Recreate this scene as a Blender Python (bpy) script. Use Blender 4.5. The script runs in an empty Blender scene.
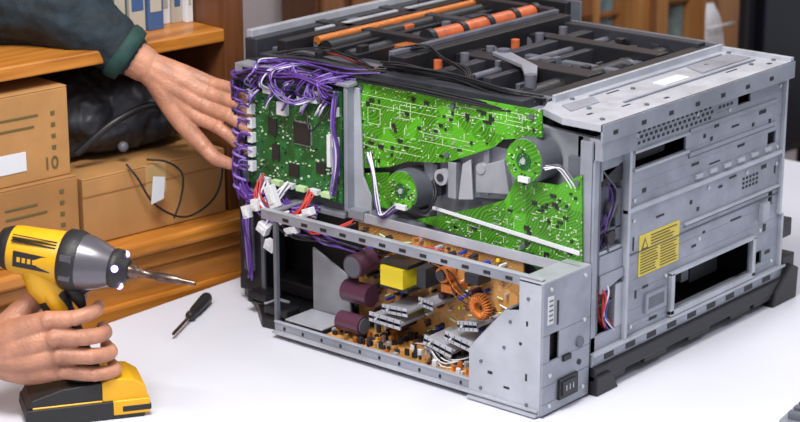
import bpy, bmesh, math, random
from mathutils import Vector, Matrix
random.seed(7)
rnd=random.uniform
scene=bpy.context.scene
scene.view_settings.view_transform='Standard'
scene.view_settings.look='None'
COL=scene.collection

# ------------------------------------------------------------------ materials
def mat(name,col,rough=.5,metal=0,emit=0,bump=0,bscale=200,var=0,vscale=30,spec=.5,wear=0):
    m=bpy.data.materials.new(name);m.use_nodes=True
    nt=m.node_tree;b=nt.nodes['Principled BSDF']
    b.inputs['Base Color'].default_value=(*col,1)
    b.inputs['Roughness'].default_value=rough;b.inputs['Metallic'].default_value=metal
    b.inputs['Specular IOR Level'].default_value=spec
    if emit:
        b.inputs['Emission Color'].default_value=(*col,1);b.inputs['Emission Strength'].default_value=emit
    tc=nt.nodes.new('ShaderNodeTexCoord')
    n=nt.nodes.new('ShaderNodeTexNoise');n.inputs['Scale'].default_value=vscale;n.inputs['Detail'].default_value=5
    nt.links.new(tc.outputs['Object'],n.inputs['Vector'])
    if var:
        r=nt.nodes.new('ShaderNodeValToRGB')
        r.color_ramp.elements[0].position=.3;r.color_ramp.elements[1].position=.7
        r.color_ramp.elements[0].color=(*[c*(1-var) for c in col],1)
        r.color_ramp.elements[1].color=(*[min(1,c*(1+var)) for c in col],1)
        nt.links.new(n.outputs['Fac'],r.inputs['Fac']);nt.links.new(r.outputs['Color'],b.inputs['Base Color'])
    if wear:
        n3=nt.nodes.new('ShaderNodeTexNoise');n3.inputs['Scale'].default_value=45;n3.inputs['Detail'].default_value=8;n3.inputs['Roughness'].default_value=.7
        nt.links.new(tc.outputs['Object'],n3.inputs['Vector'])
        mr=nt.nodes.new('ShaderNodeMapRange');mr.inputs[1].default_value=.35;mr.inputs[2].default_value=.65;mr.inputs[3].default_value=rough-wear;mr.inputs[4].default_value=rough+wear
        nt.links.new(n3.outputs['Fac'],mr.inputs[0]);nt.links.new(mr.outputs[0],b.inputs['Roughness'])
    if bump:
        n2=nt.nodes.new('ShaderNodeTexNoise');n2.inputs['Scale'].default_value=bscale;n2.inputs['Detail'].default_value=4
        nt.links.new(tc.outputs['Object'],n2.inputs['Vector'])
        bp=nt.nodes.new('ShaderNodeBump');bp.inputs['Strength'].default_value=bump;bp.inputs['Distance'].default_value=.002
        nt.links.new(n2.outputs['Fac'],bp.inputs['Height']);nt.links.new(bp.outputs['Normal'],b.inputs['Normal'])
    return m
def wood(name,c1,c2,scale=(1,12,12)):
    m=mat(name,c1,.35);nt=m.node_tree;b=nt.nodes['Principled BSDF']
    tc=nt.nodes.new('ShaderNodeTexCoord');mp=nt.nodes.new('ShaderNodeMapping');mp.inputs['Scale'].default_value=scale
    n=nt.nodes.new('ShaderNodeTexNoise');n.inputs['Scale'].default_value=3;n.inputs['Detail'].default_value=8;n.inputs['Distortion'].default_value=.6
    r=nt.nodes.new('ShaderNodeValToRGB');r.color_ramp.elements[0].position=.35;r.color_ramp.elements[1].position=.65
    r.color_ramp.elements[0].color=(*c1,1);r.color_ramp.elements[1].color=(*c2,1)
    L=nt.links.new;L(tc.outputs['Object'],mp.inputs['Vector']);L(mp.outputs['Vector'],n.inputs['Vector']);L(n.outputs['Fac'],r.inputs['Fac']);L(r.outputs['Color'],b.inputs['Base Color'])
    return m
def pcb(name,base,lite,dots,s1=38,s2=120):
    m=mat(name,base,.32);nt=m.node_tree;b=nt.nodes['Principled BSDF'];L=nt.links.new
    tc=nt.nodes.new('ShaderNodeTexCoord')
    def vor(scale,feat,metric='EUCLIDEAN'):
        v=nt.nodes.new('ShaderNodeTexVoronoi');v.feature=feat;v.inputs['Scale'].default_value=scale
        if feat=='F1': v.distance=metric
        L(tc.outputs['Object'],v.inputs['Vector']);return v
    def ramp(src,p0,p1,c0,c1):
        r=nt.nodes.new('ShaderNodeValToRGB');r.color_ramp.elements[0].position=p0;r.color_ramp.elements[1].position=p1
        r.color_ramp.elements[0].color=(*c0,1);r.color_ramp.elements[1].color=(*c1,1);L(src,r.inputs['Fac']);return r
    def mix(f,a,c):
        x=nt.nodes.new('ShaderNodeMix');x.data_type='RGBA';L(f,x.inputs[0])
        if isinstance(a,tuple): x.inputs[6].default_value=(*a,1)
        else: L(a,x.inputs[6])
        if isinstance(c,tuple): x.inputs[7].default_value=(*c,1)
        else: L(c,x.inputs[7])
        return x
    W=(1,1,1);K=(0,0,0)
    v1=vor(s1,'F1','CHEBYCHEV');patch=ramp(v1.outputs['Color'],.45,.5,K,W)
    c=mix(patch.outputs['Color'],base,tuple(x*1.6 for x in base))
    v4=vor(s1*.45,'F1','MANHATTAN');p4=ramp(v4.outputs['Color'],.50,.53,K,(.6,.6,.6))
    c=mix(p4.outputs['Color'],c.outputs[2],tuple(x*.45 for x in base))
    w=nt.nodes.new('ShaderNodeTexWave');w.wave_type='BANDS';w.bands_direction='DIAGONAL';w.inputs['Scale'].default_value=s2*.75;w.inputs['Distortion'].default_value=11;w.inputs['Detail'].default_value=0;w.inputs['Detail Scale'].default_value=.4
    L(tc.outputs['Object'],w.inputs['Vector'])
    wr=ramp(w.outputs['Fac'],.74,.82,K,(.5,.5,.5));c=mix(wr.outputs['Color'],c.outputs[2],lite)
    v2=vor(s2,'F1');d=ramp(v2.outputs['Distance'],.15,.20,W,K)
    v3=vor(s1*.6,'F1');d3=ramp(v3.outputs['Color'],.38,.42,K,W)
    mm=nt.nodes.new('ShaderNodeMath');mm.operation='MULTIPLY';L(d.outputs['Color'],mm.inputs[0]);L(d3.outputs['Color'],mm.inputs[1])
    c=mix(mm.outputs[0],c.outputs[2],dots)
    L(c.outputs[2],b.inputs['Base Color'])
    return m

MT=dict(
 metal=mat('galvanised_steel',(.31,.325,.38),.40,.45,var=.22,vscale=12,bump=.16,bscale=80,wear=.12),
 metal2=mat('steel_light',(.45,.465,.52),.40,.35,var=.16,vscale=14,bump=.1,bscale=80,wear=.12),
 metald=mat('steel_dark',(.14,.15,.18),.45,.4,var=.15),  # darker steel tone for legs, screws and inner brackets
 black=mat('black_plastic',(.009,.009,.012),.45),
 dark=mat('dark_grey_plastic',(.024,.025,.033),.5,var=.3,vscale=25),
 grey=mat('grey_plastic',(.10,.10,.13),.5,var=.25,vscale=25),
 cast=mat('cast_plate',(.27,.28,.31),.5,.2,var=.2,vscale=20),
 white=mat('white_plastic',(.66,.67,.71),.4),
 pcb1=pcb('pcb_bright_green',(.045,.22,.008),(.14,.42,.03),(.55,.64,.40)),
 pcb2=pcb('pcb_dark_green',(.008,.075,.018),(.04,.20,.05),(.45,.6,.45),60,220),
 pcbb=pcb('pcb_brown',(.40,.19,.05),(.58,.32,.10),(.6,.5,.3),50,160),
 silk=mat('pale_silkscreen',(.50,.68,.36),.5),
 solder=mat('solder',(.60,.62,.62),.3,.5),
 chip=mat('chip_black',(.018,.018,.02),.35),
 purple=mat('wire_purple',(.085,.030,.21),.4,var=.45,vscale=60),
 violet=mat('wire_violet',(.22,.13,.46),.4),
 red=mat('wire_red',(.50,.03,.02),.4),
 wwire=mat('wire_white',(.62,.62,.67),.4),
 bwire=mat('wire_blue',(.02,.05,.4),.4),
 copper=mat('copper_winding',(.60,.19,.04),.35,.5,bump=.6,bscale=300),
 orange=mat('fuser_orange',(.50,.11,.035),.4,var=.3,vscale=40),
 yel=mat('tape_yellow',(.80,.62,.02),.4),
 label=mat('label_yellow',(.70,.56,.08),.5),
 ink=mat('ink_dark',(.12,.09,.03),.6),
 cap=mat('capacitor_purple',(.085,.03,.055),.3),
 table=mat('table_white_laminate',(.66,.67,.75),.35,var=.03,vscale=4),
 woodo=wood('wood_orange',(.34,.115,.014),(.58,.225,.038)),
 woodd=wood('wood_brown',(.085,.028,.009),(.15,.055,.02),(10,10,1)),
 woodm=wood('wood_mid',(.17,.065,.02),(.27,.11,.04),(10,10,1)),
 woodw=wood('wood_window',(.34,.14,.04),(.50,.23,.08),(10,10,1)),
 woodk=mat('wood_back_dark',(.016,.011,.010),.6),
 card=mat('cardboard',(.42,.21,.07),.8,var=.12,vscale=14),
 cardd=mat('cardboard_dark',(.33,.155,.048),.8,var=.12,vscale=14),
 tape=mat('packing_tape',(.50,.33,.15),.25),
 skin=mat('skin',(.44,.20,.125),.42,var=.22,vscale=34,bump=.6,bscale=300),
 nail=mat('fingernail',(.58,.34,.26),.25),
 sleeve=mat('sleeve_navy',(.005,.014,.022),.75,var=.5,vscale=30,bump=.5,bscale=400),
 cuff=mat('cuff_teal',(.008,.04,.034),.75,var=.3,vscale=60),
 dyel=mat('tool_yellow',(.72,.37,.006),.35,var=.06),
 dblk=mat('tool_black',(.014,.013,.014),.5,bump=.3,bscale=400),
 dgry=mat('tool_gearcase',(.15,.14,.16),.28,.6),
 steel=mat('bit_steel',(.13,.085,.07),.3,.8,var=.4,vscale=90),
 led=mat('led_violet',(.45,.28,1),.3,emit=6),
 wall=mat('wall_paint_pinkish',(.58,.50,.51),.8),
 floor=wood('floor_wood',(.10,.06,.04),(.16,.10,.07),(2,14,1)),
 glass=mat('window_glass_reflect',(.16,.25,.28),.08,var=.8,vscale=11),  # blotchy blue-teal reflections painted into the pane colour
 screen=mat('screen_black',(.004,.004,.009),.2),
 paper=mat('paper_white',(.64,.65,.69),.7),
 blueb=mat('book_blue',(.04,.09,.22),.5),grnb=mat('book_green',(.03,.10,.08),.5),redb=mat('book_red',(.22,.035,.03),.5),creamb=mat('book_cream',(.40,.36,.30),.6),
)
# ------------------------------------------------------------------ mesh builder
class MB:
    def __init__(s,M=None):
        s.v=[];s.f=[];s.mi=[];s.sm=[];s.mats=[];s.M=M or Matrix()
    def m(s,name):
        if name not in s.mats:s.mats.append(name)
        return s.mats.index(name)
    def add(s,vs,fs,mt,smooth=False,M=None):
        o=len(s.v);T=s.M@M if M else s.M
        s.v+= [tuple(T@Vector(v)) for v in vs]
        k=s.m(mt)
        for f in fs: s.f.append([i+o for i in f]);s.mi.append(k);s.sm.append(smooth)
    def box(s,mt,x0,x1,y0,y1,z0,z1,M=None):
        vs=[(x,y,z) for x in(x0,x1) for y in(y0,y1) for z in(z0,z1)]
        s.add(vs,[(0,1,3,2),(4,6,7,5),(0,4,5,1),(2,3,7,6),(0,2,6,4),(1,5,7,3)],mt,False,M)
    def prism(s,mt,pts,ax,d0,d1,M=None):
        n=len(pts)
        def mk(p,d): return {'x':(d,p[0],p[1]),'y':(p[0],d,p[1]),'z':(p[0],p[1],d)}[ax]
        vs=[mk(p,d0) for p in pts]+[mk(p,d1) for p in pts]
        fs=[list(range(n)),list(range(2*n-1,n-1,-1))]+[(i,i+n,(i+1)%n+n,(i+1)%n) for i in range(n)]
        s.add(vs,fs,mt,False,M)
    def rings(s,mt,P,Rr,seg=12,smooth=True,M=None,sq=(1,1),up=None):
        P=[Vector(p) for p in P];vs=[];fs=[];prev=None
        for i,p in enumerate(P):
            t=(P[min(i+1,len(P)-1)]-P[max(i-1,0)])
            if t.length<1e-9:t=Vector((0,0,1))
            t.normalize()
            if prev is None:
                a=Vector(up) if up else (Vector((0,0,1)) if abs(t.z)<.9 else Vector((1,0,0)))
                n=(a-t*a.dot(t)).normalized()
            else:
                n=(prev-t*prev.dot(t))
                n=n.normalized() if n.length>1e-6 else t.orthogonal().normalized()
            prev=n;b=t.cross(n)
            for k in range(seg):
                an=2*math.pi*k/seg
                vs.append(p+(n*math.cos(an)*sq[0]+b*math.sin(an)*sq[1])*Rr[i])
        N=len(P)
        for i in range(N-1):
            for k in range(seg):
                k2=(k+1)%seg;fs.append((i*seg+k,i*seg+k2,(i+1)*seg+k2,(i+1)*seg+k))
        s.add(vs,fs,mt,smooth,M)
        s.add(vs[:seg],[list(range(seg))[::-1]],mt,False,M);s.add(vs[-seg:],[list(range(seg))],mt,False,M)
    def cyl(s,mt,p0,p1,r,r1=None,seg=20,M=None): s.rings(mt,[p0,p1],[r,r if r1 is None else r1],seg,True,M)
    def lathe(s,mt,p0,d,prof,seg=28,sq=(1,1),up=None):
        p0=Vector(p0);d=Vector(d).normalized();P=[];R=[]
        for t,r in prof:P.append(p0+d*t);R.append(r)
        s.rings(mt,P,R,seg,True,None,sq,up)
    def tube(s,mt,pts,r,seg=6,n=5,M=None):
        P=catmull(pts,n);s.rings(mt,P,[r]*len(P),seg,True,M)
    def sph(s,mt,c,r,seg=12,M=None,sc=(1,1,1)):
        vs=[];fs=[];h=seg//2
        for i in range(h+1):
            th=math.pi*i/h
            for k in range(seg):
                ph=2*math.pi*k/seg
                vs.append((c[0]+r*sc[0]*math.sin(th)*math.cos(ph),c[1]+r*sc[1]*math.sin(th)*math.sin(ph),c[2]+r*sc[2]*math.cos(th)))
        for i in range(h):
            for k in range(seg):
                k2=(k+1)%seg;fs.append((i*seg+k,(i+1)*seg+k,(i+1)*seg+k2,i*seg+k2))
        s.add(vs,fs,mt,True,M)
    def plate(s,mt,ax,u0,u1,v0,v1,d0,d1,holes):
        us=sorted({u0,u1}|{min(max(h[i],u0),u1) for h in holes for i in(0,1)})
        vv=sorted({v0,v1}|{min(max(h[i],v0),v1) for h in holes for i in(2,3)})
        for j in range(len(vv)-1):
            run=None
            for i in range(len(us)-1):
                cu=(us[i]+us[i+1])/2;cv=(vv[j]+vv[j+1])/2
                inh=any(h[0]<cu<h[1] and h[2]<cv<h[3] for h in holes)
                if not inh:
                    if run is None:run=us[i]
                if (inh or i==len(us)-2) and run is not None:
                    e=us[i] if inh else us[i+1]
                    a,b,c,d=run,e,vv[j],vv[j+1]
                    if ax=='x':s.box(mt,d0,d1,a,b,c,d)
                    elif ax=='y':s.box(mt,a,b,d0,d1,c,d)
                    else:s.box(mt,a,b,c,d,d0,d1)
                    run=None
    def build(s,name,parent=None,bevel=0,seg=2):
        me=bpy.data.meshes.new(name);me.from_pydata(s.v,[],s.f)
        for n in s.mats:me.materials.append(MT[n])
        me.polygons.foreach_set('material_index',s.mi);me.polygons.foreach_set('use_smooth',s.sm);me.update()
        bm=bmesh.new();bm.from_mesh(me)
        bmesh.ops.recalc_face_normals(bm,faces=bm.faces);bm.to_mesh(me);bm.free()
        o=bpy.data.objects.new(name,me);COL.objects.link(o)
        if parent:o.parent=parent
        if bevel:
            b=o.modifiers.new('Bevel','BEVEL');b.width=bevel;b.segments=seg;b.limit_method='ANGLE';b.angle_limit=.7
        return o
def catmull(pts,n=5):
    P=[Vector(p) for p in pts]
    if len(P)<3:return P
    P=[P[0]*2-P[1]]+P+[P[-1]*2-P[-2]];out=[]
    for i in range(1,len(P)-2):
        a,b,c,d=P[i-1:i+3]
        for k in range(n):
            t=k/n;out.append(.5*((2*b)+(c-a)*t+(2*a-5*b+4*c-d)*t*t+(3*b-a-3*c+d)*t**3))
    out.append(P[-2]);return out
def empty(name,loc=(0,0,0)):
    e=bpy.data.objects.new(name,None);e.empty_display_size=.05;COL.objects.link(e);return e
def bundle(mb,mats,pts,n,spread,r,seg=6):
    for i in range(n):
        off=Vector((rnd(-1,1),rnd(-1,1),rnd(-1,1)))*spread
        q=[Vector(p)+off+Vector((rnd(-1,1),rnd(-1,1),rnd(-1,1)))*spread*.45 for p in pts]
        mb.tube(random.choice(mats),q,r,seg)

# ------------------------------------------------------------------ camera
a_,p_=.697,.293
F=Vector((math.cos(a_)*math.cos(p_),math.sin(a_)*math.cos(p_),-math.sin(p_)))
R=Vector((math.sin(a_),-math.cos(a_),0));U=R.cross(F)
cd=bpy.data.cameras.new('camera');cam=bpy.data.objects.new('camera',cd);COL.objects.link(cam)
cam.matrix_world=Matrix.Translation((-2.24,-1.53,1.0865))@Matrix((R,U,-F)).transposed().to_4x4()
cd.sensor_width=36;cd.lens=2040/800*36;cd.clip_start=.05;cd.clip_end=50
cd.dof.use_dof=True;cd.dof.focus_distance=2.95;cd.dof.aperture_fstop=6.5
scene.camera=cam

# ------------------------------------------------------------------ table
t=empty('work_table')
mb=MB();mb.box('table',-1.1,1.3,-.95,.745,-.03,0);mb.build('table_top',t,.004)
mb=MB()
for x in(-1.02,1.22):
    for y in(-.87,.67): mb.box('metald',x-.025,x+.025,y-.025,y+.025,-.75,-.03)
mb.build('table_legs',t,.003)

# ================================================================== PRINTER
pr=empty('disassembled_laser_printer')
XR=.510
mb=MB()
mb.box('black',.05,.50,.10,.64,.04,.345)
mb.box('black',.05,.20,.06,.10,.04,.345);mb.box('black',.20,.50,.06,.10,.14,.345)
mb.box('black',.0,.54,.0,.66,.022,.045)
for (x,y) in((.01,.01),(.01,.60),(.49,.0),(.49,.60)): mb.box('black',x,x+.05,y,y+.05,0,.024)
mb.box('dark',.495,.525,.02,.64,.04,.35)
mb.box('dark',.06,.50,.62,.655,.04,.37)
mb.build('chassis_core',pr,.003)
mb=MB()
H1=[(.10,.232,.312,.335)]
mb.plate('metal','y',.083,XR,.256,.376,-.004,.0,H1+[(.375,.412,.352,.372),(.47,.495,.27,.29)])
mb.plate('metal','y',.083,XR+.006,.145,.248,-.004,.0,[(.482,.494,.17,.2)])
mb.plate('metal','y',.083,XR+.012,.062,.145,-.004,.0,[(.209,.433,.072,.127),(.45,.47,.08,.10)])
mb.box('metal2',.078,XR+.008,-.009,.0,.250,.256)
mb.box('black',.083,XR+.004,-.0035,.0,.2478,.2502)
mb.box('metal2',.078,XR+.003,-.007,.0,.372,.379)
mb.box('metal2',.078,.084,-.010,.02,.062,.378)
mb.box('black',.0845,.0862,-.0048,.0,.065,.37)
mb.box('metal2',XR,XR+.006,-.010,.02,.15,.385)
mb.box('metal2',XR+.008,XR+.014,-.010,.02,.062,.15)
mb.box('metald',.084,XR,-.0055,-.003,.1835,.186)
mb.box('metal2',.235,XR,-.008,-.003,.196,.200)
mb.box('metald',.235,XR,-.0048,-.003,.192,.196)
mb.box('metal2',.20,.442,-.010,-.003,.127,.132)
mb.box('metal2',.20,.209,-.010,-.003,.066,.130)
mb.box('metal2',.433,.442,-.010,-.003,.066,.130)
mb.box('metal2',.20,.442,-.010,-.003,.063,.072)
mb.box('cast',.25,.27,.05,.09,.072,.11);mb.box('dark',.33,.41,.04,.09,.072,.118);mb.cyl('grey',(.22,.06,.10),(.43,.06,.10),.008);mb.box('metald',.29,.31,.03,.09,.085,.127)
mb.box('metal',.0,.535,-.008,.02,.042,.060)
mb.box('metal2',.0,.535,-.012,.02,.058,.062)
mb.box('dark',.12,.20,.012,.02,.315,.328)
mb.box('metal2',.095,.237,-.008,-.003,.335,.339);mb.box('metal2',.095,.237,-.008,-.003,.308,.312)
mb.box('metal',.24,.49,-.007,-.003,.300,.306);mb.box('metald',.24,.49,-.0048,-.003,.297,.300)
mb.prism('metal',[(.24,.336),(.49,.336),(.49,.342),(.24,.342)],'y',-.007,-.003)
mb.box('metal2',.455,.475,-.012,-.003,.15,.18);mb.box('metal',.135,.19,-.008,-.003,.085,.115);mb.box('metald',.142,.183,-.0085,-.0075,.091,.109)
for x in(.26,.30,.34,.38,.42,.46): mb.box('metal2',x,x+.018,-.008,-.003,.262,.268)
mb.build('side_panel_steel',pr,.0008)
mb=MB()
for r in range(3):
    for c in range(17):
        x=.092+c*.0125+(r%2)*.006;z=.346+r*.008
        mb.box('black',x,x+.006,-.0046,-.0035,z,z+.0042)
for c in range(4):
    x=.32+c*.011; mb.box('black',x,x+.006,-.0046,-.0035,.357,.361)
for r in range(3):
    for c in range(5): mb.box('black',.40+c*.010,.4055+c*.010,-.0046,-.0035,.215+r*.007,.219+r*.007)
for (x,z,w,h) in((.12,.272,.01,.006),(.25,.283,.02,.004),(.31,.33,.012,.008),(.44,.325,.02,.006),(.455,.235,.015,.006),(.47,.30,.006,.012),(.25,.225,.006,.006),(.33,.232,.01,.004),(.26,.155,.012,.004),(.47,.13,.008,.012),(.48,.09,.015,.006),(.13,.125,.014,.004),(.15,.070,.02,.005),(.11,.115,.004,.012),(.30,.312,.006,.006),(.10,.19,.003,.02),(.38,.285,.02,.004),(.28,.32,.006,.006),(.36,.32,.02,.003),(.42,.31,.006,.006),(.30,.275,.03,.002),(.36,.24,.02,.003),(.16,.225,.02,.003),(.27,.21,.006,.006),(.495,.22,.004,.012),(.37,.17,.03,.003),(.29,.17,.006,.004)):
    mb.box('black',x,x+w,-.0047,-.0035,z,z+h)
for c in range(9):
    x=.03+c*.055; mb.box('black',x,x+.024,-.0085,-.0075,.046,.054)
for (x,z) in((.10,.36),(.50,.36),(.10,.265),(.50,.262),(.10,.235),(.50,.235),(.10,.075),(.50,.075),(.30,.24),(.41,.24),(.26,.36),(.19,.13),(.46,.135),(.28,.165),(.35,.35),(.44,.37)):
    mb.cyl('solder',(x,-.0035,z),(x,-.0060,z),.0030,seg=12)
mb.build('side_panel_perforations',pr)
mb=MB()
mb.box('label',.116,.222,-.0052,-.0038,.146,.208)
mb.prism('ink',[(.121,.186),(.139,.186),(.130,.203)],'y',-.0058,-.005)
mb.prism('label',[(.125,.1885),(.135,.1885),(.130,.199)],'y',-.0062,-.0055)
for i in range(9):
    z=.150+i*.0043
    for j in range(2): mb.box('ink',.120+j*.052,.166+j*.052-rnd(0,.012),-.0058,-.005,z,z+.0012)
for i in range(4): mb.box('ink',.146,.215-rnd(0,.02),-.0058,-.005,.189+i*.0045,.1904+i*.0045)
mb.build('warning_label',pr)
mb=MB()
mb.box('black',.0,.545,-.014,.03,.020,.042)
for x in(.02,.13,.25,.37,.44): mb.box('black',x,x+.06,-.012,.0,.012,.022)
mb.prism('black',[(0,0),(.055,0),(.035,.03),(0,.03)],'y',-.018,.04)
mb.prism('black',[(.49,0),(.565,0),(.568,.05),(.548,.06),(.50,.025)],'y',-.018,.04)
mb.box('black',.528,.566,-.01,.04,.04,.075)
mb.box('dark',.53,.57,0,.05,.10,.13)
mb.box('grey',.52,.55,.02,.10,.13,.34)
mb.build('base_frame',pr,.002)
# --- top right steel cover
mb=MB()
mb.prism('metal2',[(-.005,-.018),(.517,-.018),(.513,.112),(.055,.118),(.02,.10),(-.005,.05)],'z',.388,.398)
mb.box('metal',-.005,.517,-.019,-.015,.372,.398)
mb.box('metal2',.06,.512,.108,.114,.395,.408)
mb.box('metal2',.508,.517,-.016,.12,.395,.404)
mb.box('metal',.0,.085,-.016,.0,.345,.375)
mb.prism('metal',[(0,.30),(.0,.375),(.08,.375),(.08,.33)],'y',.0,.006)
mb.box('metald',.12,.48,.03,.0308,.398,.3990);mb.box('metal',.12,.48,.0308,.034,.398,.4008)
mb.box('metal',.12,.48,.09,.093,.398,.4005)
mb.prism('metal',[(.35,.045),(.49,.045),(.49,.085),(.37,.085)],'z',.398,.400)
mb.prism('metal',[(.03,.06),(.10,.06),(.12,.085),(.05,.09)],'z',.398,.3995)
mb.build('top_cover_steel',pr,.0012)
mb=MB()
mb.box('paper',.25,.315,.045,.068,.398,.3995)
for (x,y) in((.02,.0),(.06,.05),(.20,.07),(.40,.07),(.50,.01),(.50,.09),(.09,.10),(.13,.0),(.45,.02)):
    mb.cyl('metald',(x,y,.398),(x,y,.4005),.0035,seg=12)
for (x,y,w,h) in((.03,.03,.012,.004),(.10,.02,.02,.003),(.18,.0,.01,.005),(.38,.02,.03,.003),(.44,.06,.012,.009),(.47,.0,.01,.006),(.15,.08,.03,.003)):
    mb.box('black',x,x+w,y,y+h,.3975,.3986)
for i in range(7): mb.box('black',.02+i*.070,.031+i*.070,-.0196,-.0188,.380,.386)
mb.build('top_cover_fittings',pr)
# --- near corner column
mb=MB()
mb.box('metal',-.002,.004,.0,.02,.06,.37)
mb.box('metal',.0,.012,-.004,.0,.06,.37)
mb.box('metald',.012,.02,-.002,.05,.06,.34)
mb.box('black',.02,.078,.03,.04,.06,.37)
mb.box('metal',.0,.078,-.003,.0,.340,.372)
mb.box('metal',.02,.078,-.003,.0,.172,.20)
mb.box('metal2',.02,.078,.0,.02,.20,.206)
mb.prism('metal',[(.02,.145),(.078,.16),(.078,.172),(.02,.172)],'y',-.006,-.002)
mb.box('grey',.03,.05,.005,.03,.24,.30)
mb.box('black',.025,.075,.0,.03,.30,.325)
mb.box('grey',.060,.075,.0,.025,.215,.29)
mb.box('metal',.0,.078,-.004,.0,.058,.085)
mb.box('metal2',.06,.079,-.004,.03,.085,.15)
mb.cyl('dark',(.045,.0,.265),(.045,-.006,.265),.012)
mb.cyl('black',(.04,.0,.225),(.04,-.008,.225),.010)
mb.box('metald',.02,.078,.0,.012,.232,.236);mb.box('metald',.02,.078,.0,.012,.125,.128)
mb.build('corner_column',pr,.001)
mb=MB()
bundle(mb,['red','red','wwire','bwire'],[(.03,.01,.165),(.035,-.002,.14),(.03,.0,.11),(.055,.004,.08)],8,.008,.0014)
bundle(mb,['grey','purple','black'],[(.03,.01,.33),(.05,-.001,.29),(.035,.0,.25),(.05,.01,.205)],6,.008,.0014)
mb.build('corner_cables',pr)
# --- left face
mb=MB()
mb.prism('cast',[(.015,.12),(.43,.12),(.43,.385),(.015,.37)],'x',.020,.03)
mb.prism('metal',[(.12,.26),(.30,.24),(.31,.30),(.23,.32),(.15,.345)],'x',.008,.022)
mb.prism('cast',[(.14,.27),(.20,.262),(.20,.30),(.15,.32)],'x',-.004,.01)
mb.box('cast',-.006,.02,.235,.25,.245,.30);mb.box('grey',.0,.02,.275,.283,.24,.29)
mb.box('metal',.0,.02,.18,.19,.26,.33)
mb.prism('metal2',[(.205,.25),(.232,.245),(.225,.30),(.21,.31)],'x',-.004,.0)
mb.cyl('metal2',(.01,.26,.275),(-.01,.26,.275),.012);mb.cyl('dark',(-.01,.26,.275),(-.012,.26,.275),.006)
mb.cyl('metal2',(.01,.19,.30),(-.006,.19,.30),.008)
mb.box('black',-.006,.006,.262,.27,.245,.285);mb.box('black',-.003,.01,.16,.172,.275,.30)
mb.box('metald',.0,.02,.29,.42,.205,.215)
mb.build('drive_plate',pr,.0015)
PC1=[(.428,.398),(.085,.402),(.082,.365),(.150,.350),(.168,.335),(.243,.302),(.262,.296),(.325,.287),(.36,.272),(.428,.258)]
PC2=[(.31,.200),(.269,.214),(.195,.240),(.145,.262),(.125,.298),(.055,.300),(.014,.322),(.010,.213),(.008,.07),(.03,.10),(.059,.158),(.12,.185),(.25,.195)]
mb=MB();mb.prism('pcb1',PC1,'x',-.006,-.003);mb.build('driver_board_upper',pr)
mb=MB();mb.prism('pcb1',PC2,'x',-.006,-.003);mb.prism('pcb1',[(.365,.262),(.425,.25),(.425,.205),(.36,.205)],'x',-.002,.001);mb.build('driver_board_lower',pr)
def inside(p,poly):
    c=False;n=len(poly)
    for i in range(n):
        (x1,y1),(x2,y2)=poly[i],poly[(i+1)%n]
        if (y1>p[1])!=(y2>p[1]) and p[0]<(x2-x1)*(p[1]-y1)/(y2-y1)+x1:c=not c
    return c
mb=MB()
for poly,n in((PC1,260),(PC2,190)):
    k=0
    while k<n:
        y,z=rnd(.01,.42),rnd(.08,.40)
        if all(inside((y+dy,z+dz),poly) for dy in(-.006,.006) for dz in(-.005,.005)):
            k+=1;q=random.random()
            if q<.42: mb.cyl('solder',(-.005,y,z),(-.007,y,z),rnd(.0009,.0017),seg=8)
            elif q<.60: mb.box('silk',-.0065,-.0058,y-rnd(.002,.006),y+.003,z-.0005,z+.0005)
            elif q<.72: mb.box('silk',-.0065,-.0058,y-.0005,y+.0005,z-rnd(.002,.008),z+.003)
            elif q<.88:
                w,h=rnd(.0015,.005),rnd(.0012,.003); mb.box('chip',-.0078,-.0058,y-w,y+w,z-h,z+h)
            else:
                for j in range(5): mb.cyl('solder',(-.005,y+j*.0026-.005,z),(-.0068,y+j*.0026-.005,z),.0008,seg=6)
for (y0,y1,z) in((.10,.25,.385),(.27,.42,.375),(.20,.30,.335),(.30,.41,.31)):
    mb.box('silk',-.0064,-.0058,y0,y1,z,z+.0007)
    mb.box('silk',-.0064,-.0058,y0,y1,z-.012,z-.0113)
for (y,z,w,h) in((.39,.345,.012,.012),(.33,.36,.01,.01),(.13,.385,.014,.006),(.05,.245,.012,.008),(.03,.15,.008,.012)):
    for (a,b,c,d) in((y-w,y+w,z-h,z-h+.0008),(y-w,y+w,z+h,z+h+.0008),(y-w,y-w+.0008,z-h,z+h),(y+w,y+w+.0008,z-h,z+h)): mb.box('silk',-.0065,-.0058,a,b,c,d)
for (y,z) in((.415,.385),(.10,.392),(.40,.275),(.25,.31),(.02,.31),(.02,.10),(.11,.20),(.24,.385)):
    mb.cyl('metald',(-.005,y,z),(-.010,y,z),.004,seg=12)
mb.build('board_components',pr)
mb=MB()
mb.prism('white',[(.275,.228),(.275,.224),(.012,.207),(.012,.213)],'x',-.010,-.007)
mb.box('metal',-.010,0,.295,.405,.186,.198)
mb.build('flat_cable',pr)
mb=MB()
for (y,z,r) in((.102,.330,.031),(.325,.245,.029)):
    mb.cyl('metald',(.02,y-.006,z),(-.016,y,z),r*1.08,seg=32)
    mb.cyl('cast',(-.012,y,z),(-.018,y,z),r*1.02,seg=32)
    mb.cyl('pcb1',(-.018,y,z),(-.021,y,z),r,seg=32)
    mb.cyl('solder',(-.021,y,z),(-.0245,y,z),r*.14,seg=16)
    mb.cyl('pcb2',(-.021,y,z),(-.0225,y,z),r*.40,seg=20)
    for k in range(22):
        a=rnd(0,6.28);q=rnd(.45,.88)*r
        mb.box(random.choice(['chip','silk','solder']),-.0225,-.0205,y+math.cos(a)*q-.0015,y+math.cos(a)*q+.0015,z+math.sin(a)*q-.001,z+math.sin(a)*q+.001)
    mb.box('white',-.027,-.02,y-.012,y+.006,z-r*.95,z-r*.7)
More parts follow.
